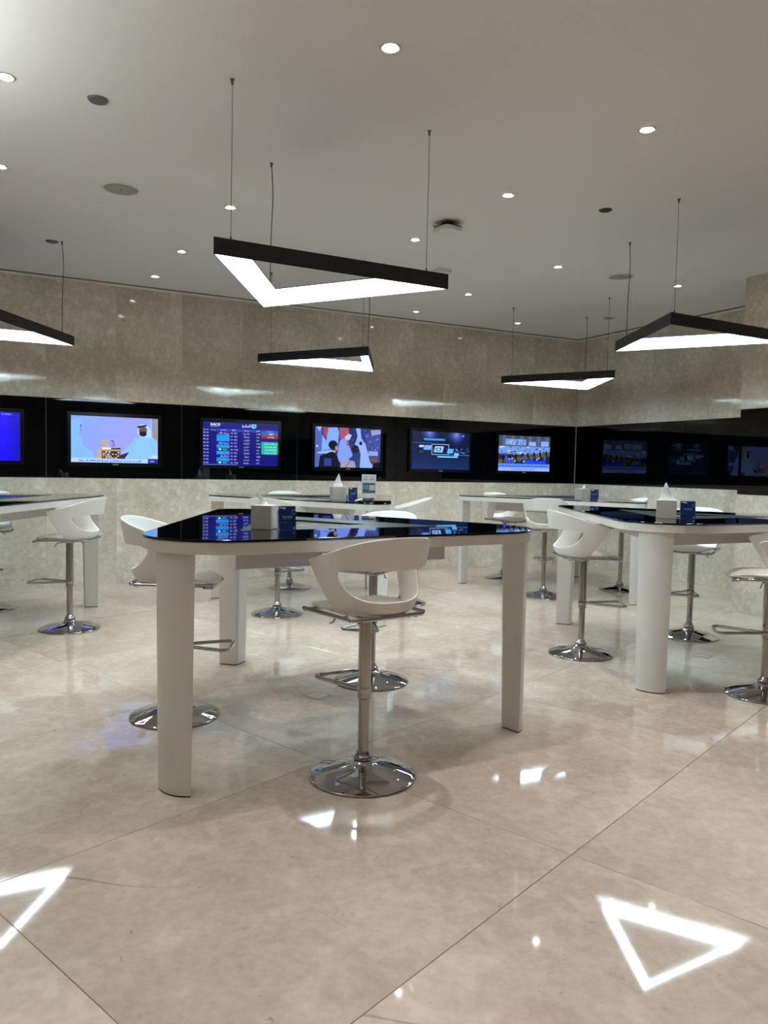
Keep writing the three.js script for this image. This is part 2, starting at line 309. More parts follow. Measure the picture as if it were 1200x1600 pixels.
// ------------------------------------------------------------------ other things on the ceiling
{
  const speaker = (x, z, r, label) => {
    const t = thing('ceiling_speaker', label, 'speaker', [x, CEIL, z]);
    part('rim', lathe([[r * 0.86, -0.001], [r * 0.87, -0.006], [r * 0.95, -0.007], [r, -0.002], [r, 0]], 48), M.plasticWhite, t);
    part('grille', lathe([[0.0001, -0.0045], [r * 0.2, -0.005], [r * 0.86, -0.003]], 48), M.grille, t, 'grey perforated grille');
    for (let k = 1; k < 5; k++) part('grille_ring', lathe([[r * 0.18 * k, -0.004], [r * 0.18 * k + 0.002, -0.0068], [r * 0.18 * k + 0.004, -0.004]], 40), M.grille, t);
    part('screw_cap', lathe([[0.0001, -0.008], [0.006, -0.0075], [0.008, -0.004]], 16), M.sensor, t);
  };
  speaker(0.861, -5.769, 0.135, 'round grey ceiling speaker grille left of the nearest hanging lamp');
  speaker(5.533, -5.748, 0.13, 'round pale ceiling speaker above the right hanging lamp');
  const disc = (name, x, z, r, h, m, label, cat) => {
    const t = thing(name, label, cat, [x, CEIL, z]);
    part('cover', lathe([[0.0001, -h], [r * 0.9, -h], [r, -h * 0.6], [r, 0]], 40), m, t);
    part('flange', lathe([[r * 0.98, -0.002], [r * 1.08, -0.0025], [r * 1.1, 0]], 40), M.ring, t);
  };
  disc('sensor_cover', 0.545, -4.438, 0.05, 0.012, M.sensor, 'dark grey ceiling disc at upper left, above the grey speaker', 'ceiling disc');
  disc('sensor_cover', 0.532, -7.429, 0.05, 0.010, M.sensor, 'small dark ceiling disc at far left beside a lamp cable', 'ceiling disc');
  disc('sensor_cover', 6.889, -7.34, 0.055, 0.010, M.grille, 'small pale ceiling disc above the far right lamp', 'ceiling disc');
  disc('sensor_cover', 4.043, -4.381, 0.045, 0.008, M.can, 'unlit dark round ceiling opening right of the smoke detector', 'ceiling disc');
  const t = thing('smoke_detector', 'white rounded ceiling detector hanging just clear of the ceiling over a hatch', 'detector', [3.215, CEIL, -5.222], 0.2);
  const sq = [[-0.095, -0.095], [0.095, -0.095], [0.095, 0.095], [-0.095, 0.095]];
  part('body', prism(roundPoly(sq, 0.05, 8), -0.075, -0.042, 0.010), M.plasticWhite, t);
  part('mount', prism(roundPoly(scalePoly(sq, 0.45), 0.03, 6), -0.045, 0, 0.002), M.can, t);
  part('back_plate', prism(roundPoly(scalePoly(sq, 0.97), 0.05, 8), -0.042, -0.036, 0.001), M.rubber, t);
  part('hatch_edge', merge([new THREE.BoxGeometry(0.20, 0.003, 0.004).translate(0.06, -0.0015, -0.13), new THREE.BoxGeometry(0.004, 0.003, 0.12).translate(0.16, -0.0015, -0.07)]), M.can, t);
  const b = thing('ceiling_box', 'low white ceiling box behind the near lamp end', 'detector', [3.922, CEIL, -6.466], 0.1);
  part('body', prism(roundPoly(scalePoly(sq, 0.8), 0.03, 6), -0.035, 0, 0.004), M.plasticWhite, b);
  part('lens', lathe([[0.0001, -0.05], [0.02, -0.047], [0.03, -0.035]], 24), M.grille, b);
}

// ------------------------------------------------------------------ triangular pendant lamps
const LAMP_Y = 2.385, LAMP_H = 0.085, LAMP_W = 0.107;
function pendant(tri, label) {
  const cx = tri.reduce((s, p) => s + p[0], 0) / 3, cz = tri.reduce((s, p) => s + p[1], 0) / 3, L = tri.map(([x, z]) => [x - cx, z - cz]);
  const t = thing('triangular_pendant_lamp', label, 'hanging lamp', [cx, LAMP_Y, cz], 0, 'triangular pendant lamps');
  // outer skirt, white inside; the glowing strip lies up under the cover
  const inner = insetPoly(L, LAMP_W), lip = insetPoly(L, 0.003), liner = insetPoly(L, 0.0045), up = LAMP_H - 0.014;
  part('frame', merge([prism(L, 0, LAMP_H, 0.0008, [lip]), prism(insetPoly(L, 0.002), LAMP_H - 0.007, LAMP_H - 0.001, 0, [insetPoly(L, LAMP_W + 0.003)])]), M.frame, t, 'dark navy metal frame');
  part('liner', prism(lip, 0.002, LAMP_H - 0.008, 0, [liner]), M.liner, t, 'white inner face');
  part('diffuser', prism(insetPoly(L, 0.006), up, up + 0.007, 0, [inner]), M.diffuser, t, 'glowing white diffuser');
  // hanging points just inside the corners
  const hang = insetPoly(L, 0.06);
  hang.forEach(([x, z], i) => {
    const top = CEIL - LAMP_Y, kink = i === 2 ? 0.012 : 0.002;
    const g = tube([[x, LAMP_H, z], [x + kink * 0.2, LAMP_H + (top - LAMP_H) * 0.4, z], [x + kink, LAMP_H + (top - LAMP_H) * 0.75, z], [x, top, z]], i === 2 ? 0.0032 : 0.0017, 14, 6);
    const c = part('cable', g, M.wire, t);
    part('ceiling_cup', lathe([[0.003, top - 0.028], [0.006, top - 0.025], [0.009, top - 0.004], [0.013, top]].map(([r, y]) => [r, y]), 16).translate(x, 0, z), M.sensor, c);
    part('cable_grip', cyl(0.006, 0.005, LAMP_H, LAMP_H + 0.03, 12).translate(x, 0, z), M.sensor, c);
  });
  for (let i = 0; i < 3; i++) {
    const P = L[i], Q = L[(i + 1) % 3], P2 = inner[i], Q2 = inner[(i + 1) % 3];
    const d = new THREE.Vector3(Q[0] - P[0], 0, Q[1] - P[1]), len = (d.length() + Math.hypot(Q2[0] - P2[0], Q2[1] - P2[1])) / 2; d.normalize();
    const li = new THREE.RectAreaLight(LAMP_COLOR, LAMP_POWER, len, LAMP_W - 0.012);
    li.name = 'lamp_bar_light';
    const vert = new THREE.Vector3(0, 1, 0);
    li.quaternion.setFromRotationMatrix(new THREE.Matrix4().makeBasis(d, new THREE.Vector3().crossVectors(vert, d), vert));
    li.position.set((P[0] + Q[0] + P2[0] + Q2[0]) / 4, up - 0.004, (P[1] + Q[1] + P2[1] + Q2[1]) / 4);
    t.add(li);
  }
}
pendant([[1.004, -3.814], [2.370, -3.830], [1.624, -4.906]], 'largest dark triangular hanging lamp, over the nearest table');
pendant([[2.429, -7.500], [3.145, -6.441], [3.717, -7.486]], 'dark triangular hanging lamp in the middle of the room, before the back wall');
pendant([[4.217, -3.887], [5.50, -3.94], [4.778, -4.999]], 'dark triangular hanging lamp cut by the right picture edge');
pendant([[5.432, -7.537], [6.089, -6.36], [6.725, -7.494]], 'farthest dark triangular hanging lamp, near the wall corner');
pendant([[-0.57, -7.50], [0.08, -6.40], [0.714, -7.45]], 'dark triangular hanging lamp cut by the left picture edge');

// ------------------------------------------------------------------ triangular tables
const TT = 1.055;
function table(x, z, turn, label) {
  const t = thing('triangular_table', label, 'table', [x, 0, z], turn, 'triangular high tables');
  const tri = [[-1.21, 0.777], [1.21, 0.777], [0, -1.553]], CR = [0.34, 0.34, 0.15], out = roundPoly(tri, CR, 16);
  const hole = roundPoly(scalePoly(tri, 0.185, [0, 0]), 0.012, 4), grey = roundPoly(scalePoly(tri, 0.46), 0.02, 4);
  part('glass_top', prism(out, TT - 0.010, TT, 0.0015, [grey]), M.black, t, 'glossy black glass top');
  part('centre_inlay', prism(roundPoly(scalePoly(tri, 0.4585), 0.02, 4), TT - 0.010, TT - 0.0006, 0.0006, [hole]), M.frosted, t, 'frosted grey triangle in the middle of the top');
  part('rim', prism(roundPoly(insetPoly(tri, 0.003), CR.map((r) => r - 0.002), 16), TT - 0.060, TT - 0.010, 0.003, [scalePoly(hole, 1.02)]), M.white, t);
  
  part('under_box', prism(scalePoly(tri, 0.47), TT - 0.175, TT - 0.060, 0.002, [scalePoly(hole, 1.02)]), M.apron, t, 'grey lilac box under the top');
  // legs: bowed outer face, two flat inner faces, narrower at the floor
  tri.forEach((P, i) => {
    const d = new THREE.Vector2(P[0], P[1]).normalize();
    const A = tri[(i + 1) % 3], B = tri[(i + 2) % 3], bis = new THREE.Vector2(A[0] - P[0], A[1] - P[1]).normalize().add(new THREE.Vector2(B[0] - P[0], B[1] - P[1]).normalize()).normalize();
    const half = Math.acos(bis.dot(new THREE.Vector2(A[0] - P[0], A[1] - P[1]).normalize()));
    const cDist = CR[i] / Math.sin(half), tip = cDist - CR[i] + 0.018;             // distance from the sharp corner to the bowed face
    const ax = [-bis.x, -bis.y], lt = [bis.y, -bis.x];                         // outward and sideways
    const ring = (y, k) => {
      const ch = 0.106 * (0.86 + 0.14 * k), dep = 0.052 + 0.075 * (0.72 + 0.28 * k), n = 14, pts = [];
      for (let j = 0; j <= n; j++) { const u = -1 + 2 * j / n; pts.push([u * ch, -tip - 0.030 * u * u]); }
      pts.push([0.012, -tip - dep], [-0.012, -tip - dep]);
      return pts.map(([s, r]) => [P[0] + lt[0] * s + ax[0] * r, y, P[1] + lt[1] * s + ax[1] * r]);
    };
    const levels = 8, rings = Array.from({ length: levels + 1 }, (_, l) => { const k = l / levels; return ring(0.006 + (TT - 0.060 - 0.006) * k, k); });
    const pos = [], n = rings[0].length;
    for (let l = 0; l < levels; l++) for (let j = 0; j < n; j++) { const m = (j + 1) % n, a = rings[l][j], b = rings[l][m], c = rings[l + 1][m], e = rings[l + 1][j]; pos.push(...a, ...c, ...b, ...a, ...e, ...c); }
    for (const [rg, flip] of [[rings[0], 1], [rings[levels], 0]]) for (let j = 1; j < n - 1; j++) pos.push(...rg[0], ...(flip ? rg[j] : rg[j + 1]), ...(flip ? rg[j + 1] : rg[j]));
    let g = new THREE.BufferGeometry(); g.setAttribute('position', new THREE.Float32BufferAttribute(pos, 3));
    g.computeVertexNormals(); g = toCreasedNormals(g, 0.5);
    const leg = part('leg', g, M.white, t);
    const f = ring(0, 0), foot = scalePoly(f.map((p) => [p[0], p[2]]), 0.97, f.reduce((s, p) => [s[0] + p[0] / n, s[1] + p[2] / n], [0, 0]));
    part('foot_pad', prism(foot, 0, 0.0065, 0), M.darkfoot, leg);
  });
}
table(1.553, -3.765, 0.044, 'nearest triangular high table with black glass top and white legs');
table(4.565, -3.985, -0.02, 'right front triangular high table with black glass top, cut by the picture edge');
table(2.96, -7.13, Math.PI, 'middle back triangular high table holding an information stand');
table(5.95, -7.13, Math.PI, 'far right triangular high table near the wall corner');
table(-0.02, -7.06, Math.PI, 'triangular high table at the left picture edge, nothing on its top');

// ------------------------------------------------------------------ bar stools
const stoolParts = (() => {
  const SH = 0.762;
  // --- back shell: a wrap-round band with a half-moon opening at the rear; q runs round the rear, t up
  const map = (q, t) => {
    const W = 0.172 + 0.073 * Math.pow(clamp(t, 0.001, 1.2), 0.7), D = 0.150 + 0.105 * Math.pow(clamp(t, 0.001, 1.2), 0.62), zc = -0.035 + 0.02 * t, a = Math.abs(q), s = Math.sign(q);
    let x, z;
    if (a <= 1) { const ph = a * Math.PI / 2; x = W * Math.pow(Math.sin(ph), 0.86); z = zc - D * Math.pow(Math.cos(ph), 0.86); } else { x = W + (a - 1) * 0.012; z = zc + (a - 1) * 0.25; }
    return new THREE.Vector3(s * x, SH - 0.012 + 0.318 * t, z);
  };
  const outline = [[-0.99, 0], [-0.6, 0], [-0.3, 0], [0, 0], [0.3, 0], [0.6, 0], [0.99, 0], [1.10, 0.12], [1.25, 0.32], [1.40, 0.54], [1.45, 0.61], [1.458, 0.645], [1.425, 0.668], [1.25, 0.70], [0.98, 0.765], [0.7, 0.87], [0.4, 0.96], [0.2, 0.99], [0, 1]];
  const full = [...outline, ...outline.slice(7, -1).reverse().map(([q, t]) => [-q, t])];
  const hl = [[0.0, 0.60], [0.48, 0.597], [0.74, 0.582], [0.835, 0.555], [0.855, 0.51], [0.825, 0.425], [0.72, 0.305], [0.54, 0.213], [0.28, 0.161], [0, 0.146]];
  const holePoly = [...hl, ...hl.slice(1, -1).reverse().map(([q, t]) => [-q, t])];
  const C = [0, 0.40];
  const cast = (poly, a) => {
    const dx = Math.cos(a), dy = Math.sin(a); let best = 0;
    for (let i = 0; i < poly.length; i++) {
      const P = poly[i], Q = poly[(i + 1) % poly.length], ex = Q[0] - P[0], ey = Q[1] - P[1], den = dx * ey - dy * ex; if (Math.abs(den) < 1e-9) continue;
      const px = P[0] - C[0], py = P[1] - C[1], r = (px * ey - py * ex) / den, u = (px * dy - py * dx) / den;
      if (r > 0 && u >= -1e-6 && u <= 1 + 1e-6) best = Math.max(best, r);
    }
    return best;
  };
  const smooth = (poly) => { const c = new THREE.CatmullRomCurve3(poly.map(([x, y]) => new THREE.Vector3(x, y, 0)), true, 'centripetal'); return c.getPoints(240).map((p) => [p.x, p.y]); };
  const fo = smooth(full), ho = smooth(holePoly), Mn = 160, N = 9, th = 0.0055;
  const normalAt = (q, t) => { const e = 0.004, a = map(q + e, t).sub(map(q - e, t)), b = map(q, t + e).sub(map(q, t - e)); return a.cross(b).normalize(); };
  const verts = [], idx = []; let ringN = 0;
  for (let i = 0; i < Mn; i++) {
    // uneven angles so that the long arms get enough rays
    const a = i / Mn * 2 * Math.PI, ang = Math.atan2(Math.sin(a) * 0.45, Math.cos(a));
    const r0 = cast(ho, ang), r1 = cast(fo, ang), loop = [];
    const P = (k) => { const r = r0 + (r1 - r0) * k; return [C[0] + Math.cos(ang) * r, C[1] + Math.sin(ang) * r]; };
    const sideOf = (k, s, push = 0) => { const [q, t] = P(k), p = map(q, t), n = normalAt(q, t); const [q2, t2] = P(k + 0.02), dir = map(q2, t2).sub(p).normalize(); return p.addScaledVector(n, s * th).addScaledVector(dir, push); };
    for (let k = 0; k <= N; k++) loop.push(sideOf(k / N, 1));
    loop.push(sideOf(1, 0.7, 0.004), sideOf(1, 0, 0.0055), sideOf(1, -0.7, 0.004));
    for (let k = N; k >= 0; k--) loop.push(sideOf(k / N, -1));
    loop.push(sideOf(0, -0.7, -0.004), sideOf(0, 0, -0.0055), sideOf(0, 0.7, -0.004));
    ringN = loop.length; loop.forEach((p) => verts.push(p.x, p.y, p.z));
  }
  for (let i = 0; i < Mn; i++) for (let k = 0; k < ringN; k++) { const a = i * ringN + k, b = i * ringN + (k + 1) % ringN, c = ((i + 1) % Mn) * ringN + (k + 1) % ringN, d = ((i + 1) % Mn) * ringN + k; idx.push(a, b, c, a, c, d); }
  const back = new THREE.BufferGeometry(); back.setAttribute('position', new THREE.Float32BufferAttribute(verts, 3)); back.setIndex(idx); back.computeVertexNormals();
  // --- seat pan: closed cushion-like sheet
  const seatOutline = (a) => { const c = Math.cos(a), s = Math.sin(a), n = 3.4, k = Math.pow(Math.pow(Math.abs(c), n) + Math.pow(Math.abs(s), n), -1 / n); return [c * k * (s > 0 ? 0.200 - 0.012 * s : 0.178), s > 0 ? s * k * 0.232 : s * k * 0.172]; };
  const seatY = (x, z) => SH + 0.10 * x * x - (z > 0.13 ? 2.2 * (z - 0.13) ** 2 : 0) + (z < -0.08 ? 0.9 * (z + 0.08) ** 2 : 0) + 0.018 * Math.exp(-((z - 0.06) ** 2 / 0.012 + x * x / 0.006));
  const sv = [], si = [], K = 72, Rn = 9;
  const loopAt = (f, y) => { for (let i = 0; i < K; i++) { const [x, z] = seatOutline(i / K * 2 * Math.PI); sv.push(x * f, y(x * f, z * f), z * f); } };
  let rows = 0;
  for (let r = 1; r <= Rn; r++) { loopAt(r / Rn * 0.985, (x, z) => seatY(x, z)); rows++; }
  loopAt(1, (x, z) => seatY(x, z) - 0.004); loopAt(1, (x, z) => seatY(x, z) - 0.010); rows += 2;
  for (let r = Rn; r >= 1; r--) { loopAt(r / Rn * 0.98, (x, z) => seatY(x, z) - 0.014); rows++; }
  for (let r = 0; r < rows - 1; r++) for (let i = 0; i < K; i++) { const a = r * K + i, b = r * K + (i + 1) % K, c = a + K, d = b + K; si.push(a, b, d, a, d, c); }
  const c0 = sv.length / 3; sv.push(0, seatY(0, 0), 0); const c1 = c0 + 1; sv.push(0, seatY(0, 0) - 0.014, 0);
  for (let i = 0; i < K; i++) { si.push(c0, (i + 1) % K, i); const l = (rows - 1) * K; si.push(c1, l + i, l + (i + 1) % K); }
  const seat = new THREE.BufferGeometry(); seat.setAttribute('position', new THREE.Float32BufferAttribute(sv, 3)); seat.setIndex(si); seat.computeVertexNormals();
  // --- chrome carriage under the seat
  const fy = SH - 0.026, loop = roundPoly([[-0.192, -0.190], [0.192, -0.190], [0.196, 0.222], [-0.196, 0.222]], 0.05, 8).map(([x, z]) => [x, fy - (z > 0.13 ? 2.0 * (z - 0.13) ** 2 : 0), z]);
  const frame = merge([tube(loop, 0.0095, 120, 8, true), ...[-0.09, 0.09].map((x) => tube([[x, fy - 0.004, -0.188], [x, fy - 0.012, -0.05], [x, fy - 0.012, 0.06], [x, fy - 0.012, 0.215]], 0.008, 20, 8)), ...[[-0.15, -0.16], [0.15, -0.16], [-0.155, 0.19], [0.155, 0.19]].map(([x, z]) => cyl(0.007, 0.007, fy - 0.02, fy - 0.004, 12).translate(x, 0, z))]);
  const plate = merge([new RoundedBoxGeometry(0.20, 0.012, 0.17, 2, 0.004).translate(0, SH - 0.036, 0), cyl(0.042, 0.05, SH - 0.062, SH - 0.040, 28)]);
  const lever = tube([[0.02, SH - 0.05, 0.02], [0.07, SH - 0.055, 0.04], [0.115, SH - 0.060, 0.058], [0.126, SH - 0.078, 0.064], [0.140, SH - 0.082, 0.07]], 0.0036, 24, 8);
  const sleeve = lathe([[0.0285, SH - 0.055], [0.0285, 0.358], [0.0295, 0.354], [0.0295, 0.348], [0.0235, 0.346]].reverse(), 40);
  const post = cyl(0.0235, 0.0235, 0.07, 0.36, 36);
  const base = lathe([[0.0001, 0.0], [0.226, 0.0], [0.2345, 0.002], [0.2365, 0.006], [0.232, 0.011], [0.205, 0.0215], [0.165, 0.034], [0.12, 0.045], [0.08, 0.0525], [0.055, 0.058], [0.043, 0.067], [0.036, 0.078]], 80);
  const collar = lathe([[0.026, 0.070], [0.038, 0.071], [0.0415, 0.080], [0.0415, 0.090], [0.036, 0.097], [0.030, 0.100], [0.0285, 0.112], [0.0235, 0.114]], 40);
  const fh = 0.385;
  const fr = roundPoly([[-0.012, 0.022], [0.012, 0.022], [0.128, 0.30], [-0.128, 0.30]], [0.006, 0.006, 0.034, 0.034], 7).map(([x, z]) => [x, fh, z]);
  const footrest = merge([tube(fr, 0.0095, 130, 10, true, 0.2), lathe([[0.0287, fh - 0.014], [0.0312, fh - 0.012], [0.0312, fh + 0.012], [0.0287, fh + 0.014]], 32)]);
  return { back, seat, frame, plate, lever, sleeve, post, base, collar, footrest };
})();
function stool(x, z, fx, fz, label, group, footTurn = 0) {
  const t = thing('bar_stool', label, 'bar stool', [x, 0, z], Math.atan2(fx, fz), group), S = stoolParts;
  part('base', S.base, M.chrome, t); part('base_collar', S.collar, M.chrome, t); part('post', S.post, M.steel, t); part('sleeve', S.sleeve, M.steel, t);
  const f = part('footrest', S.footrest, M.chrome, t); f.rotation.y = footTurn;
  const seat = part('seat', S.seat, M.shell, t); part('seat_frame', S.frame, M.chrome, t); part('mount_plate', S.plate, M.steel, t); part('lever', S.lever, M.steel, t);
  part('backrest', S.back, M.shell, t, 'white wrap-round backrest with half-moon opening');
  return t;
}
const GS = 'white shell bar stools on chrome bases';
stool(1.462, -2.975, -0.17, -0.98, 'nearest white bar stool, back to the viewer, at the nearest table', GS, -0.17);
stool(0.895, -4.125, 0.90, 0.43, 'white bar stool partly behind the thick leg of the nearest table', GS);
stool(2.168, -4.313, -0.86, 0.50, 'white bar stool on the far side of the nearest table, beyond the nearest stool', GS, 0.3);
stool(3.925, -4.35, 0.93, 0.36, 'white bar stool side-on at the left of the right front table', GS, -0.2);
stool(4.27, -3.08, -0.70, -0.71, 'white bar stool cut by the right picture edge', GS);
stool(5.219, -4.483, -0.86, 0.50, 'white bar stool behind the right front table, blue card before its back', GS);
stool(2.365, -6.655, 0.80, -0.60, 'white bar stool at the left of the middle back table, behind the tissue box', GS);
stool(3.728, -6.746, -0.90, -0.43, 'white bar stool at the right end of the middle back table', GS);
stool(3.007, -8.066, 0.0, 1, 'white bar stool between the middle back table and the back wall', GS);
stool(5.36, -6.56, 0.62, -0.78, 'white bar stool with its back turned at the far right table', GS);
stool(6.508, -6.596, -0.90, -0.43, 'white bar stool at the right end of the far right table', GS);
stool(5.829, -7.925, 0.1, 1, 'white bar stool between the far right table and the back wall', GS);
stool(0.60, -6.662, -0.90, -0.43, 'white bar stool side-on at the left picture edge table', GS);
stool(0.02, -7.85, 0.0, 1, 'white bar stool cut off by the left picture edge', GS);

// ------------------------------------------------------------------ writing: strokes that imitate joined Arabic script
function script(ctx, x, y, w, h, seed, color) {
  const R = rng(seed); ctx.save(); ctx.strokeStyle = color; ctx.fillStyle = color; ctx.lineWidth = Math.max(1, h * 0.16); ctx.lineCap = 'round'; ctx.lineJoin = 'round';
  let p = x + w;
  while (p > x + h * 0.4) {
    const wl = Math.min(p - x, h * (1.4 + R() * 2.2)); let q = p; ctx.beginPath(); ctx.moveTo(q, y - h * 0.1);
    while (q > p - wl + h * 0.3) {
      const k = R(), s = h * (0.28 + R() * 0.18);
      if (k < 0.25) { ctx.lineTo(q, y - h * 0.95); ctx.lineTo(q, y); ctx.lineTo(q - s, y); }
      else if (k < 0.6) { ctx.quadraticCurveTo(q - s * 0.4, y - h * 0.55, q - s, y); }
      else if (k < 0.8) { ctx.quadraticCurveTo(q - s * 0.2, y + h * 0.45, q - s * 1.2, y + h * 0.25); ctx.moveTo(q - s, y); }
      else { ctx.lineTo(q - s * 0.3, y - h * 0.45); ctx.lineTo(q - s * 0.7, y - h * 0.3); ctx.lineTo(q - s, y); }
      if (R() < 0.35) { ctx.moveTo(q - s * 0.5, y - h * 0.85); ctx.lineTo(q - s * 0.45, y - h * 0.85); ctx.moveTo(q - s, y); }
      q -= s;
    }
    ctx.stroke(); p -= wl + h * 0.35;
  }
  ctx.restore();
}
// the heading word for departures, letter by letter, right to left; x is its right edge
function departures(ctx, x, y, h, color) {
  ctx.save(); ctx.translate(x, y); ctx.scale(h, h); ctx.strokeStyle = color; ctx.fillStyle = color; ctx.lineWidth = 0.15; ctx.lineCap = ctx.lineJoin = 'round';
  const dot = (a, b) => { ctx.beginPath(); ctx.arc(a, b, 0.085, 0, 7); ctx.fill(); };
  ctx.beginPath(); ctx.moveTo(-0.1, -1); ctx.lineTo(-0.1, 0);                                     // alif
  ctx.moveTo(-0.4, -1); ctx.lineTo(-0.4, -0.05); ctx.lineTo(-0.62, 0);                            // lam
  ctx.moveTo(-0.62, 0); ctx.quadraticCurveTo(-0.72, -0.42, -0.9, -0.3); ctx.quadraticCurveTo(-1.0, 0, -0.8, 0); ctx.lineTo(-1.15, 0);   // mim
  ctx.moveTo(-1.15, 0); ctx.lineTo(-1.36, -0.38); ctx.lineTo(-1.62, -0.38); ctx.lineTo(-1.45, 0); ctx.lineTo(-1.9, 0);                  // ghayn
  ctx.moveTo(-1.9, 0); ctx.lineTo(-1.9, -1);                                                      // alif
  ctx.moveTo(-2.2, -0.5); ctx.quadraticCurveTo(-2.05, -0.05, -2.45, 0);                           // dal
  ctx.moveTo(-2.68, -0.38); ctx.quadraticCurveTo(-2.62, 0.2, -2.95, 0.3);                         // ra
  ctx.moveTo(-3.1, -0.55); ctx.quadraticCurveTo(-2.85, 0.02, -3.2, 0); ctx.quadraticCurveTo(-3.45, -0.05, -3.1, -0.55);   // ta marbuta
  ctx.stroke(); dot(-1.48, -0.72); dot(-3.02, -0.85); dot(-3.24, -0.85); ctx.restore();
}
const rect = (c, col, x, y, w, h) => { c.fillStyle = col; c.fillRect(x, y, w, h); };
const poly = (c, col, pts) => { c.fillStyle = col; c.beginPath(); pts.forEach(([x, y], i) => (i ? c.lineTo(x, y) : c.moveTo(x, y))); c.closePath(); c.fill(); };
const oval = (c, col, x, y, rx, ry, rot = 0) => { c.fillStyle = col; c.beginPath(); c.ellipse(x, y, rx, ry, rot, 0, 7); c.fill(); };

// ------------------------------------------------------------------ wall screens
const screens = [
  { x: -0.13, label: 'wall screen at the left picture edge showing plain deep blue', draw(c, w, h) {
    const g = c.createLinearGradient(0, 0, w, 0); g.addColorStop(0, '#1400ff'); g.addColorStop(0.8, '#1300f4'); g.addColorStop(1, '#0c00b4'); c.fillStyle = g; c.fillRect(0, 0, w, h);
    c.fillStyle = '#c9c8ff'; c.font = 'bold 13px sans-serif'; c.fillText('Q : EV10A.1', w - 122, 22); } },
  { x: 1.271, label: 'wall screen showing a seated man in white robes beside a small table', draw(c, w, h) {
    const g = c.createLinearGradient(0, 0, w, h); g.addColorStop(0, '#7f9cff'); g.addColorStop(0.45, '#8b98fb'); g.addColorStop(1, '#9b9de6'); c.fillStyle = g; c.fillRect(0, 0, w, h);
    rect(c, '#8b8c9c', w * 0.925, 0, w * 0.075, h); rect(c, '#c9c9e8', w * 0.915, 0, 3, h * 0.7);
    poly(c, '#7db0ff', [[0, h * 0.12], [w * 0.1, h * 0.05], [w * 0.13, h * 0.2], [w * 0.11, h * 0.42], [w * 0.13, h * 0.62], [w * 0.24, h * 0.78], [w * 0.28, h * 0.92], [0, h * 0.92]]);
    poly(c, '#8a86c0', [[w * 0.1, h * 0.16], [w * 0.125, h * 0.3], [w * 0.105, h * 0.42], [w * 0.095, h * 0.34], [w * 0.11, h * 0.24]]); oval(c, '#5c4a80', w * 0.113, h * 0.22, 5, 14);
    poly(c, '#b8a184', [[w * 0.3, h * 0.72], [w * 0.36, h * 0.66], [w * 0.56, h * 0.7], [w * 0.56, h * 0.92], [w * 0.28, h * 0.92]]);
    rect(c, '#3a2420', w * 0.345, h * 0.74, w * 0.215, h * 0.18); const R = rng(77); for (let i = 0; i < 46; i++) oval(c, i % 2 ? '#b08a70' : '#d8cfd8', w * (0.35 + R() * 0.2), h * (0.76 + R() * 0.15), 3 + R() * 3, 3 + R() * 5, R() * 3);
    rect(c, '#ae9277', w * 0.335, h * 0.705, w * 0.23, h * 0.04); rect(c, '#e8ecff', w * 0.35, h * 0.67, w * 0.1, h * 0.035); rect(c, '#4a3a48', w * 0.45, h * 0.67, w * 0.11, h * 0.035);
    rect(c, '#b59f86', w * 0.345, h * 0.5, w * 0.06, h * 0.17); rect(c, '#9a9ce0', w * 0.405, h * 0.47, w * 0.11, h * 0.2); for (let i = 0; i < 26; i++) oval(c, '#4f5090', w * (0.435 + R() * 0.07), h * (0.49 + R() * 0.15), 3, 4, R() * 3);
    poly(c, '#84b9ff', [[w * 0.55, h * 0.8], [w * 0.66, h * 0.62], [w * 0.72, h * 0.46], [w * 0.82, h * 0.4], [w * 0.93, h * 0.42], [w * 0.99, h * 0.5], [w, h * 0.92], [w * 0.6, h * 0.92]]);
    poly(c, '#2b2440', [[w * 0.55, h * 0.83], [w * 0.66, h * 0.75], [w * 0.6, h * 0.92], [w * 0.55, h * 0.92]]); c.strokeStyle = '#6f9fea'; c.lineWidth = 3; c.beginPath(); c.moveTo(w * 0.68, h * 0.7); c.lineTo(w * 0.73, h * 0.5); c.moveTo(w * 0.94, h * 0.7); c.lineTo(w * 0.92, h * 0.5); c.stroke();
    poly(c, '#a8cbff', [[w * 0.755, h * 0.36], [w * 0.76, h * 0.2], [w * 0.8, h * 0.13], [w * 0.87, h * 0.14], [w * 0.92, h * 0.28], [w * 0.93, h * 0.42], [w * 0.82, h * 0.44]]);
    oval(c, '#6a4a52', w * 0.82, h * 0.27, w * 0.048, h * 0.1); oval(c, '#1a1424', w * 0.82, h * 0.345, w * 0.044, h * 0.06); poly(c, '#15152c', [[w * 0.755, h * 0.185], [w * 0.865, h * 0.14], [w * 0.87, h * 0.17], [w * 0.76, h * 0.225]]);
    rect(c, '#a9c9ff', 0, h * 0.905, w * 0.88, h * 0.095); script(c, w * 0.08, h * 0.965, w * 0.72, h * 0.038, 3, '#1d2356'); rect(c, '#2a1f8e', w * 0.88, h * 0.895, w * 0.12, h * 0.105); script(c, w * 0.9, h * 0.86, w * 0.09, h * 0.05, 5, '#f0f0ff'); c.fillStyle = '#dfe2ff'; c.font = 'bold 12px sans-serif'; c.fillText('09:03', w * 0.905, h * 0.965); } },
  { x: 2.69, label: 'wall screen showing the blue flight departures board', draw(c, w, h) {
    rect(c, '#06036e', 0, 0, w, h); c.fillStyle = '#e9ecff'; c.font = 'bold 30px sans-serif'; c.fillText('DACO', w * 0.095, h * 0.095); rect(c, '#7f86d8', w * 0.095, h * 0.115, w * 0.1, 4);
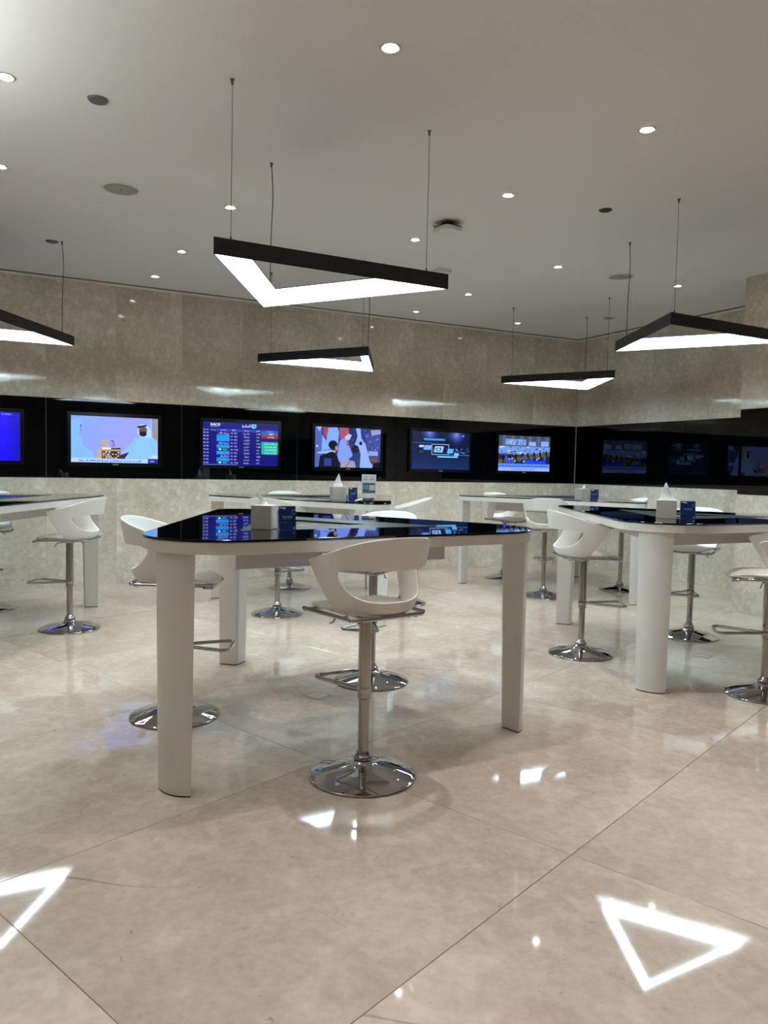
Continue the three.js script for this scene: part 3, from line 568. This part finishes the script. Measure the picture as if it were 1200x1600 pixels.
    departures(c, w * 0.62, h * 0.1, h * 0.06, '#cfe0ff'); poly(c, '#6fb7ff', [[w * 0.63, h * 0.03], [w * 0.7, h * 0.025], [w * 0.7, h * 0.1], [w * 0.665, h * 0.135], [w * 0.63, h * 0.1]]); poly(c, '#0f2a7a', [[w * 0.645, h * 0.075], [w * 0.685, h * 0.05], [w * 0.68, h * 0.085], [w * 0.66, h * 0.075]]);
    rect(c, '#2f2fb0', w * 0.18, h * 0.155, w * 0.82, h * 0.055); ['#dde2ff'].forEach((k) => { script(c, w * 0.0, h * 0.195, w * 0.075, h * 0.03, 31, k); script(c, w * 0.1, h * 0.195, w * 0.07, h * 0.03, 32, k); script(c, w * 0.23, h * 0.195, w * 0.07, h * 0.03, 33, k); script(c, w * 0.37, h * 0.195, w * 0.05, h * 0.03, 34, k); script(c, w * 0.54, h * 0.195, w * 0.06, h * 0.03, 35, k); script(c, w * 0.7, h * 0.195, w * 0.05, h * 0.03, 36, k); });
    const times = ['08:45', '09:00', '09:20', '09:35', '10:00', '10:05', '10:10', '10:35', '11:05', '12:00'], fl = ['F3 657', 'XY 103', 'XY 860', 'F3 617', 'XY 163', 'SV 1120', 'XY 793', 'F3 331', 'XY 221', 'SV 1139'], gates = ['116B', '113', '121', '116A', '116B', '118', '119', '116B', '123', '118'], kind = [0, 1, 1, 0, 1, 2, 1, 0, 1, 2];
    c.font = 'bold 15px monospace';
    times.forEach((t, i) => {
      const y = h * (0.215 + i * 0.0765), rh = h * 0.0765, b = y + rh * 0.68; c.fillStyle = '#cfd5ff'; c.fillText(t, 3, b); c.fillText(fl[i], w * 0.36, b); c.fillText(gates[i], w * 0.7, b); script(c, w * 0.53, b, w * 0.075, rh * 0.42, 60 + i, '#d8dcff');
      if (kind[i] === 1) rect(c, '#0f8cff', w * 0.178, y, w * 0.168, rh); else if (kind[i] === 2) { rect(c, '#0d3e72', w * 0.178, y, w * 0.168, rh); poly(c, '#e6f5ff', [[w * 0.2, y + rh * 0.25], [w * 0.245, y + rh * 0.25], [w * 0.222, y + rh * 0.8]]); rect(c, '#3f9f86', w * 0.26, y + rh * 0.3, w * 0.05, rh * 0.4); } else { rect(c, '#20166e', w * 0.178, y, w * 0.168, rh); script(c, w * 0.205, b, w * 0.13, rh * 0.55, 80 + i, '#b9d4ff'); }
    });
    rect(c, '#2d2fc0', w * 0.77, h * 0.155, w * 0.23, h * 0.05); rect(c, '#0f6c86', w * 0.77, h * 0.205, w * 0.23, h * 0.07); rect(c, '#a3161c', w * 0.77, h * 0.275, w * 0.23, h * 0.075); rect(c, '#12a79a', w * 0.77, h * 0.43, w * 0.23, h * 0.295);
    script(c, w * 0.84, h * 0.19, w * 0.1, h * 0.03, 95, '#aab6ff'); script(c, w * 0.86, h * 0.255, w * 0.07, h * 0.035, 91, '#e8ffff'); script(c, w * 0.84, h * 0.325, w * 0.1, h * 0.035, 92, '#ffe9e9'); for (let k = 0; k < 4; k++) script(c, w * 0.81, h * (0.485 + k * 0.072), w * 0.16, h * 0.032, 96 + k, '#d9fff6');
    c.fillStyle = '#8f96e0'; c.font = '9px sans-serif'; rect(c, '#141090', 0, h * 0.975, w, h * 0.025); for (let k = 0; k < 26; k++) rect(c, '#9aa0e6', k * 11 + 2, h * 0.982, 8, 4); } },
  { x: 4.081, label: 'wall screen showing a crowd of men in white robes', draw(c, w, h) {
    rect(c, '#2c3770', 0, 0, w, h); const R = rng(9);
    poly(c, '#4a5ea8', [[0, 0], [w * 0.1, 0], [w * 0.12, h], [0, h]]); poly(c, '#9aa6ee', [[w * 0.02, h * 0.0], [w * 0.1, 0], [w * 0.07, h * 0.12]]); poly(c, '#96425a', [[w * 0.12, 0], [w * 0.21, 0], [w * 0.2, h * 0.32], [w * 0.13, h * 0.2]]);
    poly(c, '#7aa2ff', [[w * 0.2, h * 0.02], [w * 0.33, 0], [w * 0.36, h * 0.12], [w * 0.34, h * 0.5], [w * 0.1, h * 0.6], [w * 0.11, h * 0.2], [w * 0.17, h * 0.35]]); poly(c, '#8fb0ff', [[w * 0.05, h * 0.62], [w * 0.26, h * 0.56], [w * 0.25, h * 0.66], [w * 0.03, h * 0.66]]);
    poly(c, '#a0506a', [[w * 0.36, h * 0.0], [w * 0.5, h * 0.0], [w * 0.53, h * 0.15], [w * 0.45, h * 0.28], [w * 0.38, h * 0.34]]); poly(c, '#232c66', [[w * 0.5, 0], [w * 0.6, 0], [w * 0.63, h * 0.4], [w * 0.52, h * 0.42]]);
    poly(c, '#aab6ff', [[w * 0.44, h * 0.24], [w * 0.5, h * 0.15], [w * 0.55, h * 0.18], [w * 0.52, h * 0.3], [w * 0.47, h * 0.32]]); poly(c, '#7795ff', [[w * 0.37, h * 0.34], [w * 0.44, h * 0.26], [w * 0.48, h * 0.34], [w * 0.53, h * 0.52], [w * 0.57, h * 0.7], [w * 0.4, h * 0.92], [w * 0.33, h * 0.75]]); rect(c, '#8a5c50', w * 0.475, h * 0.32, w * 0.03, h * 0.13);
    poly(c, '#8aa6ff', [[w * 0.61, 0], [w * 0.68, 0], [w * 0.7, h * 0.25], [w * 0.76, h * 0.38], [w * 0.8, h * 0.6], [w * 0.84, h * 0.85], [w * 0.88, h * 0.92], [w * 0.88, h], [w * 0.68, h], [w * 0.69, h * 0.65], [w * 0.66, h * 0.5], [w * 0.6, h * 0.42], [w * 0.64, h * 0.2]]); oval(c, '#17142e', w * 0.69, h * 0.38, w * 0.024, h * 0.045); oval(c, '#1a1730', w * 0.61, h * 0.53, w * 0.055, h * 0.1, 0.4);
    poly(c, '#39478e', [[w * 0.74, h * 0.1], [w, h * 0.1], [w, h * 0.56], [w * 0.8, h * 0.56]]); poly(c, '#8f93c0', [[w * 0.84, h * 0.04], [w, h * 0.02], [w, h * 0.12], [w * 0.86, h * 0.18]]); rect(c, '#7f9ad8', w * 0.81, h * 0.57, w * 0.15, h * 0.12); rect(c, '#6a4a4c', w * 0.84, h * 0.72, w * 0.12, h * 0.12);
    oval(c, '#0b0a1c', w * 0.27, h * 0.44, w * 0.068, h * 0.11); oval(c, '#a87a78', w * 0.325, h * 0.52, w * 0.025, h * 0.06); poly(c, '#0c0d22', [[w * 0.08, h * 0.72], [w * 0.26, h * 0.6], [w * 0.33, h * 0.68], [w * 0.37, h * 0.9], [w * 0.38, h], [w * 0.06, h]]); poly(c, '#c3ccff', [[w * 0.24, h * 0.6], [w * 0.3, h * 0.58], [w * 0.31, h * 0.63]]); rect(c, '#2a3a8c', w * 0.14, h * 0.78, w * 0.11, h * 0.18); poly(c, '#9a8fae', [[w * 0.4, h * 0.86], [w * 0.47, h * 0.78], [w * 0.6, h * 0.84], [w * 0.62, h], [w * 0.38, h]]);
    c.strokeStyle = '#101022'; c.lineWidth = 4; c.beginPath(); c.moveTo(w * 0.46, h); c.lineTo(w * 0.6, h * 0.66); c.stroke(); oval(c, '#e3e6ff', w * 0.035, h * 0.48, 7, 10); poly(c, '#06060f', [[w * 0.87, h], [w * 0.9, h * 0.88], [w, h * 0.84], [w, h]]);
    for (let i = 0; i < 40; i++) oval(c, ['#6f86dd', '#27306e', '#b8c2ff'][i % 3], w * (0.55 + R() * 0.45), h * R() * 0.6, 2 + R() * 3, 2 + R() * 4); } },
  { x: 5.457, label: 'wall screen showing a dark blue broadcast graphic', draw(c, w, h) {
    const g = c.createLinearGradient(0, 0, 0, h); g.addColorStop(0, '#0a1136'); g.addColorStop(0.5, '#0a1440'); g.addColorStop(1, '#0c2c5e'); c.fillStyle = g; c.fillRect(0, 0, w, h);
    for (const [x, y] of [[0.3, 0.02], [0.76, 0.06]]) { const k = c.createRadialGradient(w * x, h * y, 4, w * x, h * y, w * 0.16); k.addColorStop(0, 'rgba(130,160,255,0.8)'); k.addColorStop(1, 'rgba(60,80,200,0)'); c.fillStyle = k; c.fillRect(0, 0, w, h); }
    rect(c, '#2f8fd8', w * 0.2, h * 0.18, w * 0.36, h * 0.05); rect(c, '#5a78c0', 0, h * 0.3, w * 0.34, 3); rect(c, '#4fb0e6', w * 0.62, h * 0.6, w * 0.38, 3);
    const sk = (col, x, y, a, b) => poly(c, col, [[w * x + h * b * 0.3, h * y], [w * (x + a) + h * b * 0.3, h * y], [w * (x + a), h * (y + b)], [w * x, h * (y + b)]]);
    sk('#9fc4f2', 0.12, 0.36, 0.08, 0.06); sk('#6fa4e8', 0.2, 0.36, 0.12, 0.12); c.strokeStyle = '#b9dcff'; c.lineWidth = 4; c.strokeRect(w * 0.34, h * 0.33, w * 0.29, h * 0.27); sk('#8fc0ff', 0.37, 0.38, 0.15, 0.16); sk('#1d3f8c', 0.41, 0.42, 0.08, 0.08); sk('#cfe6ff', 0.43, 0.44, 0.04, 0.04); sk('#3fb2ff', 0.6, 0.44, 0.1, 0.12); sk('#7fb8ff', 0.72, 0.55, 0.08, 0.08); rect(c, '#7fd0ff', w * 0.44, h * 0.64, w * 0.35, h * 0.035);
    const R = rng(4); for (let i = 0; i < 60; i++) rect(c, i % 2 ? '#8fb4ee' : '#3f6cc0', w * R(), h * (0.42 + R() * 0.12), 3 + R() * 8, 3 + R() * 5); c.fillStyle = '#dfe6ff'; c.font = 'bold 14px sans-serif'; c.fillText('SBC', w * 0.86, h * 0.1); } },
  { x: 6.852, label: 'wall screen nearest the corner showing a conference hall', draw(c, w, h) {
    rect(c, '#414c66', 0, 0, w, h); const R = rng(14); for (let i = 0; i < 12; i++) rect(c, i % 2 ? '#56617c' : '#39435c', w * i / 12, 0, w / 24, h * 0.28); rect(c, '#6d8cc8', w * 0.13, h * 0.1, w * 0.4, h * 0.17); oval(c, '#2f66c8', w * 0.34, h * 0.19, 22, 20); for (let i = 0; i < 14; i++) rect(c, '#c3d2ff', w * (0.14 + R() * 0.38), h * (0.11 + R() * 0.1), 5, 20); rect(c, '#88a0dd', w * 0.58, h * 0.16, w * 0.14, h * 0.12); rect(c, '#7fa2ee', w * 0.82, h * 0.14, w * 0.15, h * 0.14);
    rect(c, '#6b8fd8', 0, h * 0.3, w, h * 0.2); for (let i = 0; i < 70; i++) rect(c, ['#c9dcff', '#26304e', '#84a8ee', '#4f6fb0'][i % 4], w * R(), h * (0.3 + R() * 0.28), 6 + R() * 26, 4 + R() * 9);
    rect(c, '#1c2140', 0, h * 0.55, w, h * 0.25); for (let i = 0; i < 9; i++) { oval(c, '#565528', w * (0.04 + i * 0.12), h * (0.74 - i * 0.03), 32, 26); oval(c, '#12131c', w * (0.09 + i * 0.12), h * (0.62 - i * 0.02), 13, 24); } for (let i = 0; i < 12; i++) oval(c, '#2b4bff', w * (0.15 + R() * 0.8), h * (0.6 + R() * 0.18), 14, 18); rect(c, '#1f3df0', w * 0.5, h * 0.7, w * 0.42, h * 0.08); for (let i = 0; i < 7; i++) oval(c, '#dfe6ff', w * (0.2 + R() * 0.6), h * (0.62 + R() * 0.14), 8, 6);
    rect(c, '#5d8bf0', 0, h * 0.79, w, h * 0.115); script(c, w * 0.02, h * 0.865, w * 0.96, h * 0.05, 41, '#101c66'); rect(c, '#8fa8f4', 0, h * 0.905, w, h * 0.095); script(c, w * 0.25, h * 0.965, w * 0.45, h * 0.035, 42, '#3a3f86'); } },
];
for (const s of screens) {
  const W = 0.915, H = 0.505, y = 1.602, t = thing('wall_screen', s.label, 'screen', [s.x, y, ZB - 0.007], 0);
  const fr = (w, h) => [[-w / 2, -h / 2], [w / 2, -h / 2], [w / 2, h / 2], [-w / 2, h / 2]];
  const bez = prism(roundPoly(fr(W + 0.07, H + 0.075), 0.012, 4), 0, 0.034, 0.003, [fr(W, H)]); bez.rotateX(Math.PI / 2);
  part('bezel', bez, M.bezel, t, 'glossy black bezel');
  part('housing', new THREE.BoxGeometry(W + 0.02, H + 0.02, 0.016).translate(0, 0, 0.009), M.bezel, t);
  const tex = canvas(640, 354, s.draw);
  part('display', new THREE.PlaneGeometry(W, H).translate(0, 0, 0.0285), std({ color: 0x050505, roughness: 0.25, emissive: 0xffffff, emissiveMap: tex, emissiveIntensity: 0.95 }), t, 'lit picture');
  part('maker_badge', new RoundedBoxGeometry(0.06, 0.007, 0.002, 1, 0.0006).translate(0, -H / 2 - 0.018, 0.0345), M.grille, t);
}

// ------------------------------------------------------------------ tissue boxes, blue tent cards, information stand
function tissueBox(x, z, turn, w, h, label, kind) {
  const t = thing('tissue_box', label, 'tissue box', [x, TT, z], turn, 'tissue boxes on the tables');
  part('carton', new RoundedBoxGeometry(w, h, w, 2, 0.0025).translate(0, h / 2, 0), M.boxside, t);
  part('fold_line', merge([new THREE.BoxGeometry(w * 0.9, 0.0012, 0.0006).translate(0, h * 0.44, w / 2 + 0.0001), new THREE.BoxGeometry(0.0006, 0.0012, w * 0.9).translate(w / 2 + 0.0001, h * 0.44, 0)]), M.cove, t);
  part('slot_rim', prism(roundPoly([[-w * 0.34, -w * 0.2], [w * 0.34, -w * 0.2], [w * 0.34, w * 0.2], [-w * 0.34, w * 0.2]], w * 0.18, 8), h - 0.0002, h + 0.0008, 0.0002), M.card, t);
  // tissue: a folded sheet pulled up to a point
  const n = 20, m = 14, pos = [], idx = [], R = rng(Math.round(x * 1000));
  const ph = R() * 6;
  for (let j = 0; j <= m; j++) for (let i = 0; i < n; i++) {
    const v = j / m, a = i / n * 2 * Math.PI, [px, py, lean, tall, wide] = kind;
    const r = wide * Math.pow(1 - v, 0.85) * (1 + 0.16 * Math.sin(3 * a + ph + v * 2)) + 0.0008;
    pos.push(px * w + lean * v * tall + Math.cos(a) * r, h + v * tall, py * w + Math.sin(a) * r * 0.35 + 0.006 * Math.sin(v * 6 + ph));
  }
  for (let j = 0; j < m; j++) for (let i = 0; i < n; i++) { const a = j * n + i, b = j * n + (i + 1) % n; idx.push(a, a + n, b + n, a, b + n, b); }
  const g = new THREE.BufferGeometry(); g.setAttribute('position', new THREE.Float32BufferAttribute(pos, 3)); g.setIndex(idx); g.computeVertexNormals();
  part('tissue', g, M.tissue, t, 'white tissue sticking out');
}
const cardTex = canvas(320, 440, (c, w, h) => {
  rect(c, '#0a2462', 0, 0, w, h);
  c.strokeStyle = '#1f5aa0'; c.lineWidth = 14; c.beginPath(); c.arc(w * 0.24, h * 0.86, w * 0.26, 2.2, 5.6); c.stroke(); c.beginPath(); c.arc(w * 0.9, h * 0.24, w * 0.12, 0.3, 5.2); c.strokeStyle = '#1f7f9c'; c.lineWidth = 18; c.stroke();
  c.fillStyle = '#eaf0ff'; for (const [x, y, ww, hh] of [[0.06, 0.055, 0.36, 0.035], [0.24, 0.1, 0.18, 0.025]]) c.fillRect(w * x, h * y, w * ww, h * hh);
  script(c, w * 0.22, h * 0.455, w * 0.58, h * 0.045, 201, '#f2f6ff'); script(c, w * 0.2, h * 0.52, w * 0.6, h * 0.022, 202, '#b9ccf4'); rect(c, '#b9ccf4', w * 0.84, h * 0.88, w * 0.08, h * 0.03); rect(c, '#8aa6dc', w * 0.84, h * 0.92, w * 0.1, h * 0.025);
});
const cardFace = new THREE.MeshPhysicalMaterial({ map: cardTex, roughness: 0.5, specularIntensity: 0.4 });
function tentCard(x, z, turn, w, h, label) {
  const t = thing('tent_card', label, 'card', [x, TT, z], turn, 'blue tent cards beside the tissue boxes'), d = 0.034, a = Math.atan2(d, h), len = Math.hypot(d, h);
  const leaf = (s) => new THREE.BoxGeometry(w, len, 0.0016).translate(0, len / 2, 0).rotateX(-s * a).translate(0, 0.0008, s * d);
  part('front_leaf', leaf(1), M.card, t); part('rear_leaf', leaf(-1), M.card, t);
  part('printed_face', new THREE.PlaneGeometry(w, len * 0.995).translate(0, len / 2, 0.0011).rotateX(-a).translate(0, 0.0008, d), cardFace, t, 'dark blue print with white lettering');
  part('foot_flap', new THREE.BoxGeometry(w, 0.0012, d * 1.9).translate(0, 0.0012, 0), M.card, t);
}
tissueBox(1.166, -3.475, -0.66, 0.098, 0.112, 'tissue box on the nearest table, its tissue leaning left', [-0.05, 0, -0.42, 0.062, 0.021]);
tentCard(1.245, -3.385, -0.22, 0.079, 0.110, 'blue tent card beside the tissue box on the nearest table');
tissueBox(4.065, -3.72, -0.83, 0.128, 0.122, 'tissue box on the right front table with a tall pointed tissue', [0.02, 0, -0.09, 0.118, 0.044]);
tentCard(4.165, -3.63, -0.78, 0.094, 0.118, 'blue tent card beside the tissue box on the right front table');
tissueBox(2.835, -6.385, -0.2, 0.125, 0.124, 'tissue box on the middle back table with a tall white tissue', [0, 0, 0.05, 0.115, 0.042]);
tentCard(2.925, -6.26, -0.36, 0.080, 0.118, 'blue tent card between tissue box and stand on the middle back table');
tissueBox(5.79, -6.47, -0.08, 0.12, 0.118, 'tissue box on the far right table, short tissue bent right', [0, 0, 0.55, 0.046, 0.026]);
tentCard(5.885, -6.385, -0.85, 0.085, 0.112, 'blue tent card beside the tissue box on the far right table');
{
  const t = thing('information_stand', 'upright white information card in a round metal foot on the middle back table', 'sign', [3.005, TT, -6.10], -0.36);
  part('foot', lathe([[0.0001, 0], [0.050, 0], [0.052, 0.003], [0.052, 0.028], [0.049, 0.033], [0.0001, 0.033]], 40), M.steel, t);
  part('panel', new RoundedBoxGeometry(0.128, 0.205, 0.004, 2, 0.0015).translate(0, 0.033 + 0.1025, 0), M.card, t);
  const tx = canvas(320, 512, (c, w, h) => {
    rect(c, '#e3e6ec', 0, 0, w, h); for (const x of [0.14, 0.58]) { script(c, w * x, h * 0.105, w * 0.28, h * 0.03, 301 + x * 10, '#3a4250'); rect(c, '#5f7890', w * x, h * 0.17, w * 0.28, h * 0.012); rect(c, '#44505e', w * x, h * 0.205, w * 0.26, h * 0.018); }
    rect(c, '#4a5664', w * 0.05, h * 0.36, w * 0.9, h * 0.44); rect(c, '#5fa0b8', w * 0.07, h * 0.44, w * 0.42, h * 0.2); rect(c, '#d5d9dd', w * 0.53, h * 0.44, w * 0.4, h * 0.24); const R = rng(8); for (let i = 0; i < 30; i++) rect(c, i % 2 ? '#8f9aa2' : '#c2b8ac', w * (0.06 + R() * 0.82), h * (0.68 + R() * 0.1), 14, 8); for (const x of [0.26, 0.7]) oval(c, '#1b2028', w * x, h * 0.385, 18, 14);
  });
  part('printed_face', new THREE.PlaneGeometry(0.124, 0.200).translate(0, 0.033 + 0.1025, 0.0023), std({ map: tx, roughness: 0.35 }), t, 'printed notice');
  part('leaflet', new THREE.BoxGeometry(0.07, 0.0015, 0.10).rotateZ(0.32).translate(-0.085, 0.014, -0.02), M.card, t);
}

scene.traverse((o) => { if (o.isMesh) { o.castShadow = true; o.receiveShadow = true; } });
renderer.render(scene, camera);
